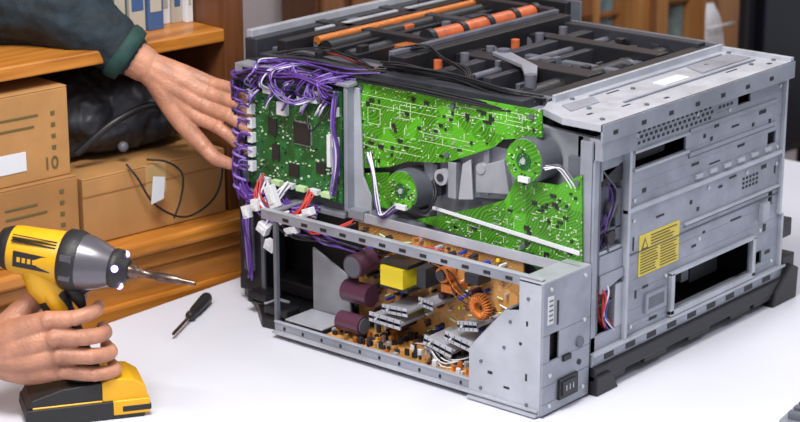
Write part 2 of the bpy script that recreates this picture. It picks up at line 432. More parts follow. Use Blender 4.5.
mb.build('motor_boards',pr,.0003)
mb=MB()
bundle(mb,['purple','violet','wwire'],[(-.024,.33,.22),(-.03,.355,.20),(-.03,.365,.22),(-.02,.38,.26),(-.012,.395,.285)],7,.004,.0014)
bundle(mb,['wwire','black'],[(-.024,.30,.225),(-.03,.27,.225),(-.02,.262,.25),(-.008,.275,.268)],5,.003,.0012)
bundle(mb,['wwire','black','grey'],[(-.018,.07,.325),(-.012,.05,.33),(-.006,.035,.315),(.0,.02,.29)],4,.003,.0012)
mb.build('motor_cables',pr)
# --- formatter module
mb=MB()
mb.box('metal',-.028,-.004,.425,.432,.195,.392)
mb.box('metal',-.028,-.010,.395,.425,.186,.200)
mb.prism('metal2',[(.392,.19),(.428,.19),(.428,.385),(.415,.385),(.408,.25),(.392,.22)],'x',-.012,-.008)
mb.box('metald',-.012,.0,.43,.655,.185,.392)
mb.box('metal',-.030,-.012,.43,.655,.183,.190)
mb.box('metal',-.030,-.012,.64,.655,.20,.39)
mb.box('metal',-.03,-.0,.42,.655,.388,.393)
mb.box('black',-.02,.05,.648,.662,.04,.392)
mb.build('formatter_cage',pr,.001)
mb=MB();mb.box('pcb2',-.026,-.022,.437,.632,.205,.378);mb.build('formatter_board',pr)
mb=MB()
mb.box('chip',-.030,-.0255,.500,.533,.285,.318)
mb.box('chip',-.029,-.0255,.57,.587,.29,.315);mb.box('chip',-.029,-.0255,.565,.58,.25,.275)
mb.box('chip',-.029,-.0255,.47,.488,.245,.262);mb.box('chip',-.029,-.0255,.525,.545,.23,.25)
mb.box('white',-.033,-.0255,.545,.565,.325,.345);mb.box('white',-.033,-.0255,.455,.462,.26,.31)
for i in range(16):
    mb.box('solder',-.0275,-.0255,.501+i*.002,.5018+i*.002,.2825,.3205)
    mb.box('solder',-.0275,-.0255,.4975,.5355,.286+i*.002,.2868+i*.002)
for i in range(190):
    y,z=rnd(.442,.626),rnd(.21,.37)
    mb.box(random.choice(['chip','solder','silk','silk','chip','white']),-.0275,-.0255,y,y+rnd(.0015,.005),z,z+rnd(.0012,.0035))
for i in range(7):
    y=.455+i*.024; mb.box('white' if i%3 else 'black',-.035,-.0255,y,y+.017,.355,.365)
for i in range(6):
    z=.225+i*.023; mb.box('white',-.035,-.0255,.616,.626,z,z+.016)
    if i%2: mb.box('white',-.035,-.0255,.442,.450,z,z+.014)
for i in range(6):
    y=.455+i*.026; mb.box('white' if i%2 else 'silk',-.035,-.0255,y,y+.018,.211,.219)
mb.box('white',-.036,-.02,.475,.50,.37,.392);mb.box('white',-.036,-.02,.565,.59,.375,.39)
mb.build('formatter_components',pr,.0003)
mb=MB()
PU=['purple','purple','purple','violet']
bundle(mb,PU+['black'],[(-.035,.445,.380),(-.04,.50,.392),(-.035,.555,.386),(-.040,.60,.388),(-.035,.643,.375)],14,.007,.0016)
bundle(mb,PU+['black'],[(-.034,.645,.375),(-.036,.648,.33),(-.034,.642,.28),(-.036,.646,.23),(-.032,.64,.18)],18,.006,.0016)
for i in range(7):
    y=.455+i*.025
    bundle(mb,['purple','violet','purple','wwire'] ,[(-.03,y,.362),(-.046,y+.004,.372),(-.042,y+rnd(-.02,.02),.390),(-.02,y+rnd(-.02,.02),.398),(.02,y,.392)],5,.005,.0013)
for i in range(5):
    y=.46+i*.035
    bundle(mb,['violet','wwire','purple'],[(-.032,y,.362),(-.046,y+.002,.352),(-.042,y+.012,.338),(-.03,y+.016,.345)],4,.003,.0012)
for i in range(6):
    z=.235+i*.023
    bundle(mb,PU,[(-.033,.622,z),(-.042,.632,z+.004),(-.040,.642,z-.01),(-.03,.645,z-.03)],4,.004,.0013)
for i in range(11):
    z=.19+i*.018
    mb.tube(random.choice(['purple','violet']),[(-.036,.630,z),(-.044,.643,z+.006),(-.038,.654,z+.008),(-.025,.657,z+.010)],.0024)
bundle(mb,['violet','wwire','purple'],[(-.03,.447,.375),(-.042,.442,.33),(-.034,.440,.28),(-.04,.444,.22)],7,.004,.0013)
bundle(mb,['violet','wwire','purple'],[(-.03,.48,.37),(-.05,.505,.355),(-.048,.54,.36),(-.035,.58,.375)],6,.005,.0013)
mb.tube('black',[(-.032,.455,.35),(-.045,.465,.33),(-.045,.485,.315),(-.035,.50,.345)],.0017)
bundle(mb,PU,[(-.036,.642,.20),(-.05,.61,.188),(-.045,.56,.198),(-.05,.52,.183),(-.04,.48,.19)],16,.007,.0016)
bundle(mb,['red','wwire','violet','purple'],[(-.036,.59,.215),(-.055,.58,.19),(-.06,.55,.175),(-.06,.52,.170),(-.05,.48,.185)],18,.009,.0015)
bundle(mb,['red'],[(-.036,.49,.215),(-.055,.495,.19),(-.06,.52,.17),(-.05,.55,.16)],7,.006,.0016)
bundle(mb,['wwire'],[(-.036,.535,.22),(-.055,.54,.20),(-.06,.545,.175),(-.065,.56,.15)],6,.006,.0017)
bundle(mb,['black','purple'],[(-.03,.56,.18),(-.06,.54,.165),(-.07,.49,.155),(-.07,.44,.16)],6,.005,.0016)
bundle(mb,['red','black'],[(-.05,.48,.18),(-.07,.46,.165),(-.06,.43,.17),(-.03,.41,.18)],5,.004,.0015)
mb.build('wire_harness_purple',pr)
mb=MB()
for (y,z,w,h) in((.545,.205,.008,.018),(.525,.178,.007,.012),(.49,.178,.012,.008),(.565,.15,.010,.008),(.58,.185,.007,.009),(.505,.158,.012,.006),(.55,.125,.010,.008),(.60,.17,.006,.010),(.47,.195,.009,.006)):
    Mx=Matrix.Translation((-.066,y,z))@Matrix.Rotation(rnd(-.5,.5),4,'X')
    mb.box('white',-.006,.006,-w,w,-h,h,M=Mx);mb.box('wwire',-.008,-.005,-w*.6,w*.6,-h*.6,h*.3,M=Mx)
mb.build('harness_connectors',pr,.001)
mb=MB()
mb.box('black',-.03,.02,.60,.645,.03,.185)
mb.box('metald',-.035,-.03,.595,.602,.02,.18)
mb.box('metal2',-.06,-.03,.545,.60,.022,.026)
mb.box('grey',-.034,-.029,.62,.64,.06,.15)
bundle(mb,['purple','black','violet'],[(-.036,.625,.18),(-.04,.63,.14),(-.038,.625,.10),(-.036,.625,.05)],10,.006,.0017)
mb.build('rear_corner_post',pr,.001)
mb=MB()
mb.prism('black',[(-.095,.545),(-.088,.49),(-.05,.46),(.02,.46),(.03,.665),(.0,.675),(-.04,.61)],'z',.0,.018)
mb.box('black',-.085,-.055,.50,.55,.018,.034);mb.box('black',-.02,.02,.635,.665,.018,.045)
mb.box('black',-.06,-.02,.57,.61,.018,.036)
mb.build('rear_foot',pr,.003)
# --- power supply
mb=MB()
X0=-.112
mb.box('metal',X0,.0,.0,.50,.010,.014)
mb.box('metal',X0-.001,X0+.001,.0,.50,.010,.026)
mb.box('metal2',X0-.003,X0+.002,.0,.50,.025,.028)
mb.box('metal2',X0-.008,X0,.0,.50,.008,.012)
mb.box('metal',X0-.001,X0+.001,.0,.525,.185,.200)
mb.box('metal2',X0-.001,X0+.008,.0,.525,.198,.201)
mb.box('metal',-.022,.0,.0,.42,.186,.190)
mb.box('metal2',-.024,-.021,.0,.42,.182,.197)
mb.box('metal',X0,-.02,.515,.524,.190,.194)
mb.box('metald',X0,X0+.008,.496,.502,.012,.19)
mb.prism('cast',[(.405,.02),(.485,.02),(.485,.13),(.415,.10)],'x',-.042,-.038)
mb.box('metal2',X0+.006,-.045,.41,.485,.028,.031)
mb.build('power_supply_frame',pr,.0008)
mb=MB()
for i in range(12):
    y=.05+i*.038; mb.box('black',X0-.0016,X0-.0008,y,y+.012,.189,.194)
    mb.box('black',X0-.0016,X0-.0008,y+.01,y+.014,.015,.020)
for i in range(9):
    y=.03+i*.043; mb.box('black',-.018,-.010,y,y+.016,.1897,.1906)
mb.build('power_supply_slots',pr)
mb=MB();mb.box('pcbb',-.020,-.016,.10,.41,.022,.184);mb.box('pcbb',-.106,-.02,.11,.405,.020,.024)
mb.build('power_board',pr)
mb=MB()
HS=[(-.002,.002),(.122,.006),(.122,.075),(.060,.145),(.036,.150),(.036,.196),(-.002,.196)]
mb.prism('metal2',HS,'x',X0-.004,X0-.001)
mb.plate('metal','y',X0-.004,-.004,.004,.196,-.006,-.002,[(-.078,-.038,.020,.046),(-.10,-.078,.080,.120)])
mb.box('metal2',X0-.004,-.004,-.004,.036,.192,.197)
mb.prism('metal',[(.122,.006),(.122,.075),(.118,.075),(.118,.006)],'x',X0,-.01)
Mx=Matrix.Translation((0,.091,.110))@Matrix.Rotation(math.atan2(-.070,.062),4,'X')
mb.box('metal',X0,-.02,-.046,.046,-.002,.002,M=Mx)
mb.box('metal2',X0-.012,X0-.003,.0,.12,.002,.006)
mb.box('black',-.095,-.02,.003,.02,.012,.125)
mb.build('power_supply_housing',pr,.001)
mb=MB()
mb.box('black',-.080,-.036,-.010,.01,.018,.048);mb.box('dark',-.074,-.042,-.012,-.009,.023,.043)
for x in(-.066,-.058,-.050): mb.box('solder',x-.0006,x+.0006,-.0125,-.011,.029,.037)
mb.box('black',-.070,-.052,-.009,-.004,.072,.080)
mb.cyl('metald',(-.03,-.004,.09),(-.03,-.009,.09),.008);mb.cyl('black',(-.03,-.008,.06),(-.03,-.006,.06),.004)
mb.box('paper',-.107,-.094,-.0072,-.0058,.135,.175)
for i in range(5): mb.box('ink',-.105,-.096,-.0076,-.007,.14+i*.007,.142+i*.007)
mb.box('black',-.085,-.081,-.0066,-.0058,.13,.165)
for (x,z) in((-.10,.185),(-.02,.185),(-.10,.015),(-.02,.02),(-.02,.12),(-.10,.06)): mb.cyl('solder',(x,-.005,z),(x,-.008,z),.003,seg=10)
for (y,z) in((.10,.02),(.10,.06),(.02,.015),(.02,.17),(.06,.09),(.05,.13)): mb.cyl('metald',(X0-.003,y,z),(X0-.0055,y,z),.0026,seg=10)
for (y,z,w,h) in((.05,.03,.010,.003),(.02,.05,.003,.010),(.08,.045,.008,.004),(.03,.10,.004,.004),(.02,.13,.003,.007)): mb.box('black',X0-.0046,X0-.0038,y,y+w,z,z+h)
mb.build('power_inlet',pr)
mb=MB()
def capc(y,z,r,x0,x1,m='cap'):
    mb.cyl(m,(x0,y,z),(x1,y,z),r,seg=24);mb.cyl('metald',(x1,y,z),(x1-.001,y,z),r*.86,seg=24)
capc(.375,.130,.018,-.03,-.075,'cap');mb.cyl('cap',(-.085,.390,.046),(-.085,.345,.046),.015,seg=24);mb.cyl('cap',(-.06,.40,.085),(-.06,.350,.085),.017,seg=24)
mb.cyl('metald',(-.085,.344,.046),(-.085,.3425,.046),.012,seg=24)
mb.box('yel',-.078,-.02,.275,.318,.116,.146);mb.box('chip',-.073,-.025,.27,.322,.146,.152);mb.box('chip',-.073,-.025,.27,.322,.110,.116)
mb.box('yel',-.06,-.02,.285,.305,.060,.078)
for (y,z,w,h,x) in((.30,.066,.030,.0025,-.09),(.285,.084,.024,.0022,-.085),(.20,.050,.026,.0025,-.09),(.165,.064,.026,.0025,-.085),(.155,.088,.018,.0025,-.078),(.24,.100,.014,.0022,-.068)):
    Mx=Matrix.Translation((x+.04,y,z))@Matrix.Rotation(rnd(-.2,.2),4,'X')
    mb.box('metal2',-.04,.03,-w,w,-h,h,M=Mx);mb.box('metal2',-.04,-.037,-w,w,-h*3,h*3,M=Mx)
    for q in(-.6,-.2,.3,.7): mb.box('metald',-.0405,-.039,w*q,w*q+.0012,-h*2.6,h*2.6,M=Mx)
    mb.cyl('solder',(-.04,w*.5,0),(-.043,w*.5,0),.002,seg=8,M=Mx)
for k in range(26):
    a=2*math.pi*k/26;c=Vector((-.080,.130+.013*math.cos(a),.124+.013*math.sin(a)))
    t=Vector((0,math.cos(a),math.sin(a)))
    mb.rings('copper',[c+Vector((math.cos(b)*.007,0,0))+t*math.sin(b)*.006 for b in [2*math.pi*j/8 for j in range(9)]],[.0016]*9,6)
mb.cyl('copper',(-.035,.22,.145),(-.055,.22,.145),.012);mb.cyl('dark',(-.03,.22,.145),(-.060,.22,.145),.008)
mb.box('copper',-.055,-.02,.200,.222,.120,.132);mb.box('dark',-.062,-.02,.245,.262,.120,.15)
mb.box('dark',-.06,-.03,.15,.175,.145,.160)
for i in range(240):
    y,z=rnd(.12,.405),rnd(.03,.178);q=random.random();l=rnd(.005,.018)
    if q<.3: mb.cyl(random.choice(['cap','dark','chip','dark','bwire']),(-.020,y,z),(-.020-l*1.4,y,z),rnd(.002,.005),seg=14)
    elif q<.7: mb.box(random.choice(['chip','white','yel','dark','metal2','copper','dark','chip']),-.020-l,-.020,y,y+rnd(.003,.008),z,z+rnd(.002,.006))
    else: mb.cyl(random.choice(['copper','solder','silk']),(-.022,y,z),(-.024,y+rnd(.006,.015),z+rnd(-.004,.004)),.0014,seg=8)
for i in range(150):
    x,y=rnd(-.105,-.03),rnd(.125,.40);mb.box(random.choice(['chip','white','pcbb','copper','dark','dark','metal2']),x,x+rnd(.003,.007),y,y+rnd(.003,.008),.024,.024+rnd(.003,.014))
bundle(mb,['copper','wwire','black'],[(-.04,.13,.10),(-.08,.16,.13),(-.06,.20,.15),(-.03,.25,.14)],5,.008,.0010)
bundle(mb,['black','red','bwire'],[(-.04,.40,.165),(-.07,.36,.17),(-.06,.30,.172),(-.04,.24,.168)],8,.008,.0012)
bundle(mb,['purple','black'],[(-.06,.48,.17),(-.07,.44,.16),(-.05,.42,.15),(-.03,.39,.14)],8,.006,.0015)
bundle(mb,['black','wwire'],[(-.06,.26,.03),(-.08,.22,.04),(-.09,.18,.03),(-.05,.13,.05)],6,.006,.0012)
mb.build('power_components',pr,.0004)
# --- open top internals
mb=MB()
mb.box('black',.0,.52,.115,.66,.335,.352)
mb.box('metal',-.004,.055,.115,.42,.385,.392)
mb.box('dark',.01,.06,.13,.42,.392,.406)
mb.box('metald',.06,.075,.12,.66,.35,.402)
mb.box('black',.075,.51,.40,.43,.35,.418);mb.box('grey',.08,.51,.425,.435,.40,.424)
mb.box('black',.075,.51,.12,.15,.35,.402)
mb.box('dark',.10,.50,.34,.36,.35,.402);mb.box('dark',.12,.50,.27,.285,.35,.398)
mb.cyl('black',(.09,.20,.378),(.50,.20,.378),.018);mb.cyl('dark',(.09,.24,.368),(.50,.24,.368),.012)
mb.cyl('grey',(.10,.315,.390),(.50,.315,.390),.006)
mb.box('black',.20,.24,.15,.40,.36,.405);mb.box('black',.39,.42,.15,.40,.36,.405);mb.box('dark',.49,.51,.14,.44,.36,.408)
mb.box('metald',.30,.315,.16,.40,.37,.394)
mb.box('metald',.51,.52,.12,.66,.35,.408)
mb.build('open_top_front',pr,.0013)
mb=MB(Matrix.Translation((0,0,-.010)))
mb.box('black',.05,.57,.44,.70,.352,.375)
mb.box('dark',.04,.57,.675,.70,.37,.425);mb.box('metal2',.05,.57,.694,.706,.416,.436)
mb.box('metal2',.16,.53,.650,.660,.42,.427);mb.box('metald',.30,.50,.630,.648,.415,.421)
mb.box('black',.05,.57,.62,.64,.37,.428);mb.box('metald',.10,.55,.600,.608,.40,.422)
mb.box('black',.05,.55,.55,.56,.37,.420);mb.box('black',.08,.55,.50,.512,.37,.418)
mb.box('black',.55,.59,.44,.71,.37,.437);mb.box('metald',.565,.57,.42,.70,.37,.440)
mb.box('black',.20,.22,.44,.70,.37,.428);mb.box('dark',.36,.38,.51,.70,.37,.428);mb.box('black',.50,.52,.44,.70,.37,.434)
mb.box('dark',.02,.10,.45,.65,.37,.410)
mb.cyl('black',(.10,.58,.415),(.54,.58,.415),.012);mb.cyl('dark',(.10,.535,.41),(.54,.535,.41),.008)
# fuser roller, long orange cylinder with collars, plus the copper guide bar
mb.cyl('orange',(.23,.475,.424),(.50,.475,.424),.013,seg=24)
for x in(.22,.30,.37,.44,.50): mb.cyl('black',(x,.475,.424),(x+.012,.475,.424),.0155,seg=24)
mb.cyl('copper',(.10,.600,.424),(.50,.600,.424),.007)
mb.box('orange',.26,.49,.446,.450,.415,.428)
mb.box('copper',.17,.20,.47,.50,.40,.420);mb.box('dark',.39,.43,.515,.53,.40,.428);mb.box('orange',.28,.30,.565,.60,.40,.424)
for k in range(60):
    x,y=rnd(.09,.52),rnd(.50,.68);mb.box(random.choice(['dark','grey','black','black','black','dark']),x,x+rnd(.008,.03),y,y+rnd(.004,.014),.37,rnd(.40,.430))
mb.build('fuser_section',pr,.0013)
mb=MB()
mb.prism('metal',[(.120,.205),(.130,.192),(.19,.235),(.240,.322),(.235,.345),(.222,.345),(.18,.258)],'z',.405,.411)
mb.cyl('grey',(.236,.333,.40),(.236,.333,.415),.010);mb.cyl('grey',(.125,.20,.39),(.125,.20,.414),.009)
for k in range(50):
    x,y=rnd(.09,.49),rnd(.15,.42);mb.box(random.choice(['dark','grey','black','metald','black','dark']),x,x+rnd(.008,.03),y,y+rnd(.004,.016),.36,rnd(.38,.408))
for k in range(8):
    x,y=rnd(.09,.48),rnd(.17,.42);mb.cyl(random.choice(['metald','dark','grey']),(x,y,.388),(x+.008,y,.388),rnd(.008,.014),seg=18)
for k in range(6):
    x=.12+k*.065;mb.cyl('orange' if k%3==0 else 'grey',(x,.37,.39),(x,.37,.412),.007,seg=14)
mb.build('top_mechanism_parts',pr,.001)
mb=MB()
bundle(mb,['red','black','black'],[(.02,.64,.392),(.05,.59,.404),(.06,.54,.404),(.05,.47,.402),(.03,.42,.400)],8,.008,.0013)
bundle(mb,['black','purple','black'],[(-.01,.63,.393),(.0,.57,.400),(.0,.51,.400),(-.005,.45,.398),(.02,.40,.403)],12,.008,.0016)
bundle(mb,['black','black','black'],[(.10,.44,.422),(.14,.41,.426),(.13,.37,.416),(.10,.30,.412),(.05,.25,.406)],6,.006,.0013)
bundle(mb,['black'],[(.05,.42,.406),(.03,.36,.414),(.04,.28,.410),(.03,.18,.406),(.05,.13,.40)],8,.008,.0018)
bundle(mb,['black'],[(-.01,.42,.398),(-.012,.32,.401),(-.01,.22,.398),(.0,.12,.393)],4,.003,.0018)
mb.build('top_cables',pr)

# ================================================================== ROOM BACKGROUND
pb=Vector((-.084,.804,0))
MR=Matrix(((.9925,.122,0,pb.x),(-.122,.9925,0,pb.y),(0,0,1,0),(0,0,0,1)))
bk=empty('bookcase')
mb=MB(MR)
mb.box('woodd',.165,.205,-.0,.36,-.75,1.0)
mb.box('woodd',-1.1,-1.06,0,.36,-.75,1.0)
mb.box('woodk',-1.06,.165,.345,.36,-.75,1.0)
mb.box('woodo',-1.06,.165,0,.345,.390,.412)
mb.box('woodo',-1.06,.165,0,.345,.80,.826)
mb.build('case',bk,.003)
mb=MB(MR)
mb.box('woodo',-1.12,.215,-.045,.345,.078,.102)
mb.box('woodo',-1.12,.210,-.03,.0,.050,.078)
mb.box('woodo',-1.10,.205,-.018,.0,-.75,.05)
mb.box('woodo',-1.12,.210,-.026,.0,-.03,.0)
mb.build('base_ledge',bk,.006)
mb=MB(MR);u=-.13
bm_=['creamb','paper','blueb','paper','grnb','creamb','blueb','paper']
i=0
while u<.155:
    w=rnd(.020,.04);h=rnd(.17,.24);d=rnd(.06,.10);m=bm_[i%8];i+=1
    w=min(w,.163-u)
    mb.box(m,u,u+w-.001,d,.30,.412,.412+h)
    mb.box('creamb' if m!='creamb' else 'blueb',u+.004,u+w-.005,d-.001,d+.001,.412+h*.15,.412+h*.3)
    u+=w
mb.build('book_row',None,.002)
def carton(name,u0,u1,d0,d1,z0,z1,rot,m='card',lab=True,txt=None):
    e=empty(name)
    T=MR@Matrix.Translation(((u0+u1)/2,d0,0))@Matrix.Rotation(rot,4,'Z')
    w=(u1-u0)/2;D=d1-d0
    mb=MB(T)
    mb.box(m,-w,w,0,D,z0,z1-.003)
    mb.box(m,-w,w,0,D/2-.001,z1-.003,z1);mb.box(m,-w,w,D/2+.001,D,z1-.003,z1)
    mb.box('tape',-w-.0008,w+.0008,D/2-.025,D/2+.025,z1-.04,z1+.0008)
    mb.build('carton_body',e,.002)
    mb=MB(T)
    if lab:
        for k in range(2): mb.box('ink',w*.30,w*.30+w*rnd(.25,.4),-.0012,0,z0+(z1-z0)*(.72-.12*k),z0+(z1-z0)*(.72-.12*k)+.003)
        mb.box('paper',w*.2,w*.55,-.0012,0,z0+.02,z0+.05)
        for k in range(4): mb.box('ink',w*.82,w*.86,-.0012,0,z0+.045+k*.018,z0+.051+k*.018)
    else:
        mb.box('cardd',-w,w,-.0012,0,z1-.03,z1-.028);mb.box('tape',-.02,.02,-.001,0,z1-.05,z1)
    mb.build('carton_print',e)
    if txt:
        c=bpy.data.curves.new('t','FONT');c.body=txt;c.size=.028;c.extrude=.0003
        o=bpy.data.objects.new('carton_number',c);COL.objects.link(o);o.data.materials.append(MT['ink'])
        o.matrix_world=T@Matrix.Translation((w*.72,-.0015,z0+.015))@Matrix.Rotation(math.pi/2,4,'X')
        o.parent=e
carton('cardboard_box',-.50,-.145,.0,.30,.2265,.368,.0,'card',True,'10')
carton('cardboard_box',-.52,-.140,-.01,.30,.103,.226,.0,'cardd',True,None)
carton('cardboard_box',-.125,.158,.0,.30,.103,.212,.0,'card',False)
# slumped dark bag lying on the carton
e=empty('black_equipment_bag')
mb=MB(MR)
for (u,d,z,r,sc) in((-.05,.17,.285,.078,(1.0,1.5,.9)),(.04,.17,.285,.080,(1.1,1.5,.92)),(.095,.17,.27,.060,(1.0,1.8,.93)),(-.09,.17,.26,.045,(.9,2,1)),(.0,.12,.255,.07,(1.4,1,.58)),(.06,.10,.25,.05,(1.6,.9,.72)),(-.06,.12,.25,.05,(1.2,.9,.70))):
    mb.sph('dark',(u,d,z),r,20,sc=sc)
o=mb.build('bag_body',e)
m=o.modifiers.new('r','REMESH');m.mode='VOXEL';m.voxel_size=.005;m.use_smooth_shade=True
tx=bpy.data.textures.new('bag_folds','CLOUDS');tx.noise_scale=.035;tx.noise_depth=3
dm=o.modifiers.new('d','DISPLACE');dm.texture=tx;dm.strength=.022;dm.texture_coords='LOCAL'
mb=MB(MR);mb.tube('black',[(-.10,.05,.24),(-.04,.02,.29),(.04,.02,.30),(.11,.04,.24)],.006,8,8);mb.sph('grey',(-.02,.035,.240),.009);mb.build('bag_strap',e)
e=empty('hanging_cable')
mb=MB(MR)
mb.tube('black',[(-.04,.0,.222),(-.03,-.015,.20),(.0,-.02,.15),(.06,-.02,.118),(.12,-.02,.14),(.145,-.01,.19),(.13,.0,.225)],.0018,8,8)
mb.tube('black',[(.0,.0,.222),(.03,-.015,.215),(.055,-.02,.19),(.05,-.02,.15),(.035,-.02,.12)],.0018,8,8)
mb.build('cord',e)
mb=MB(MR);mb.prism('paper',[(-.012,.155),(.012,.16),(.016,.195),(-.006,.20)],'y',-.026,-.024);mb.build('tag',e)
mb=MB();mb.box('floor',-3.2,4.5,-2.5,4.0,-.78,-.75);mb.build('floor')
mb=MB(MR);mb.box('wall',-2.2,4.2,.92,1.0,-.75,1.9);mb.build('wall_back')
mb=MB(MR);mb.box('wall',-2.2,4.2,.90,.92,-.75,-.62);mb.build('baseboard_back',None,.004)
cb=empty('wood_panel_cabinet')
mb=MB(MR)
mb.box('woodd',1.03,1.94,.78,.90,-.75,1.2)
for u0,u1 in((1.04,1.48),(1.49,1.93)):
    for (a,b,c,d) in((u0,u1,-.6,-.5),(u0,u1,1.0,1.12),(u0,u0+.06,-.6,1.12),(u1-.06,u1,-.6,1.12),(u0,u1,.02,.09)): mb.box('woodm',a,b,.762,.78,c,d)
    mb.box('woodm',u0+.09,u1-.09,.768,.78,.12,.97);mb.box('woodd',u0+.09,u1-.09,.768,.78,-.47,-.01)
mb.build('cabinet_doors',cb,.005)
mb=MB(MR)
for a,b in((1.95,2.00),(2.13,2.27),(2.42,2.62)): mb.box('woodw',a,b,.80,.90,-.7,1.2)
for a,b in((2.00,2.13),(2.27,2.42)):
    mb.box('woodw',a,b,.80,.90,-.18,-.10);mb.box('woodw',a,b,.80,.90,1.1,1.2);mb.box('woodw',a,b,.84,.90,-.7,-.18)
    mb.box('glass',a,b,.87,.88,-.10,1.1);mb.box('woodm',a,b,.85,.87,.04,.055)
mb.box('woodm',2.19,2.21,.79,.80,-.6,1.1);mb.box('woodm',2.45,2.47,.79,.80,-.6,1.1)
mb.build('window_1',None,.005)
mo=empty('computer_monitor')
mb=MB(MR)
mb.box('screen',2.15,2.75,.40,.43,-.25,.30);mb.box('black',2.12,2.78,.43,.46,-.28,.33)
mb.box('black',2.42,2.48,.44,.48,-.70,-.2);mb.box('black',2.30,2.60,.36,.56,-.75,-.70)
mb.build('monitor_body',mo,.006)
wr=empty('wire_rack')
mb=MB(MR)
for i in range(6): mb.tube('wwire',[(2.06+i*.018,.5,-.75),(2.06+i*.018,.5,-.2),(2.075+i*.012,.52,.05),(2.10+i*.004,.54,.12)],.003,6)
for i in range(12): mb.tube('wwire',[(2.05,.5,-.7+i*.07),(2.16,.5,-.7+i*.07)],.003,6)
mb.build('wire_grid',wr)

# ================================================================== SCREWDRIVER
sd=empty('screwdriver')
A=Vector((-.223,.610,.009));B=Vector((-.068,.690,.011));d=(B-A).normalized()
mb=MB()
mb.lathe('steel',A,d,[(0,.0012),(.004,.0026),(.085,.0026)],12)
mb.lathe('dblk',A+d*.078,d,[(0,.004),(.004,.0075),(.010,.0078),(.018,.006),(.03,.0085),(.075,.0098),(.09,.0095),(.096,.007),(.098,.003)],10)
mb.build('screwdriver_body',sd)
g=empty('metal_vent_bracket')
mb=MB(Matrix.Translation((.085,-.262,0))@Matrix.Rotation(.15,4,'Z'))
mb.box('metal',0,.16,-.08,.0,.0,.004)
for i in range(7): mb.box('metald',.01+i*.021,.02+i*.021,-.075,-.008,.004,.014)
mb.build('vent_plate',g,.001)

# ================================================================== HANDS + DRIVER
def frame(o): 
    return Matrix(((R.x*.01,0,-math.cos(a_)*.01,o[0]),(R.y*.01,0,-math.sin(a_)*.01,o[1]),(0,.01,0,o[2]),(0,0,0,1)))
FD=frame((-.501,.497,0));FH=frame((.002,.678,.275))
def organic(name,chains,M,mt,parent,voxel=.0018,smooth=5,balls=(),disp=0):
    mb=MB(M)
    for pts,rad in chains:
        n=5;P=catmull([Vector(p) for p in pts],n) if len(pts)>2 else [Vector(p) for p in pts]
        if len(pts)>2:
            Rr=[]
            for i in range(len(pts)-1):
                for k in range(n): Rr.append(rad[i]+(rad[i+1]-rad[i])*k/n)
            Rr.append(rad[-1])
        else: Rr=rad
        mb.rings(mt,P,Rr,16)
        mb.sph(mt,P[0],Rr[0],16);mb.sph(mt,P[-1],Rr[-1],16)
    for c,r in balls: mb.sph(mt,c,r,14)
    o=mb.build(name,parent)
    m=o.modifiers.new('r','REMESH');m.mode='VOXEL';m.voxel_size=voxel;m.use_smooth_shade=True
    s=o.modifiers.new('s','SMOOTH');s.factor=.5;s.iterations=smooth
    if disp:
        tx=bpy.data.textures.new(name+'_folds','CLOUDS');tx.noise_scale=.045;tx.noise_depth=2
        dm=o.modifiers.new('d','DISPLACE');dm.texture=tx;dm.strength=disp;dm.texture_coords='LOCAL'
    return o
per=empty('technician_person')
W=(-15.0,10.7,0)
# fingers curl over the harness at the printer's edge: knuckle -> bent middle joint -> tip tucked back in
ch=[([(-24,17.0,-.5),(-18.5,13.0,0),W],[3.8,3.2,2.9]),
 ([W,(-11.0,6.4,.8),(-6.6,2.6,1.8)],[2.4,1.9,1.25]),
 ([W,(-10.4,7.5,1.0),(-5.2,4.5,2.2)],[2.5,1.9,1.3]),
 ([W,(-9.8,8.6,.9),(-4.3,6.2,2.1)],[2.5,1.8,1.25]),
 ([W,(-9.4,9.4,.4),(-4.0,7.8,1.5)],[2.3,1.6,1.15]),
 ([(-6.6,2.6,1.8),(-2.9,1.3,4.0),(-.3,-.6,4.8),(1.0,-2.4,3.9)],[1.22,1.08,1.0,.82]),
 ([(-5.2,4.5,2.2),(-1.2,3.4,4.6),(1.5,1.6,5.2),(2.5,-.2,4.3)],[1.27,1.12,1.02,.84]),
 ([(-4.3,6.2,2.1),(-.3,5.5,4.5),(2.1,4.0,5.0),(2.9,2.2,4.3)],[1.22,1.06,.96,.80]),
 ([(-4.0,7.8,1.5),(-.7,7.5,3.6),(1.4,6.4,4.2),(2.3,4.9,3.8)],[1.12,.96,.86,.72]),
 ([(-12.8,8.0,.6),(-9.2,2.0,1.6),(-5.6,-1.8,3.0),(-3.6,-3.6,3.9),(-1.2,-4.6,3.9)],[2.0,1.65,1.28,1.15,.92])]
bl=[((-6.6,2.8,2.2),1.15),((-5.2,4.7,2.6),1.2),((-4.3,6.4,2.5),1.15),((-4.0,7.9,1.8),1.05),((-2.9,1.4,4.2),1.12),((-1.2,3.5,4.8),1.15),((-.3,5.6,4.7),1.08),((-.7,7.6,3.7),.98),((-5.6,-1.8,3.2),1.26)]
organic('hand_on_printer',ch,FH,'skin',per,balls=bl,smooth=4)
ch=[([(-58,21,-9),(-46,21,-5),(-34,20.5,-3),(-26,18.2,-1),(-18.6,13.2,0)],[8.5,8.2,7.6,6.4,4.3])]
o=organic('sleeve_dark',ch,FH,'sleeve',per,.004,4,disp=.014)
mb=MB(FH);mb.lathe('cuff',(-18.8,13.3,0),(.80,-.60,0),[(0,4.4),(.3,4.7),(1.2,4.75),(2.4,4.4),(2.5,3.4)],28);mb.build('sleeve_cuff',per)
mb=MB(FH)
for p in((1.1,-2.6,4.5),(2.7,-.4,4.95),(3.1,2.0,4.95),(-.8,-4.8,4.6)):
    mb.sph('nail',p,.50,12,sc=(.85,1,.5))
mb.build('nails_hand_on_printer',per)
dr=empty('cordless_impact_driver')
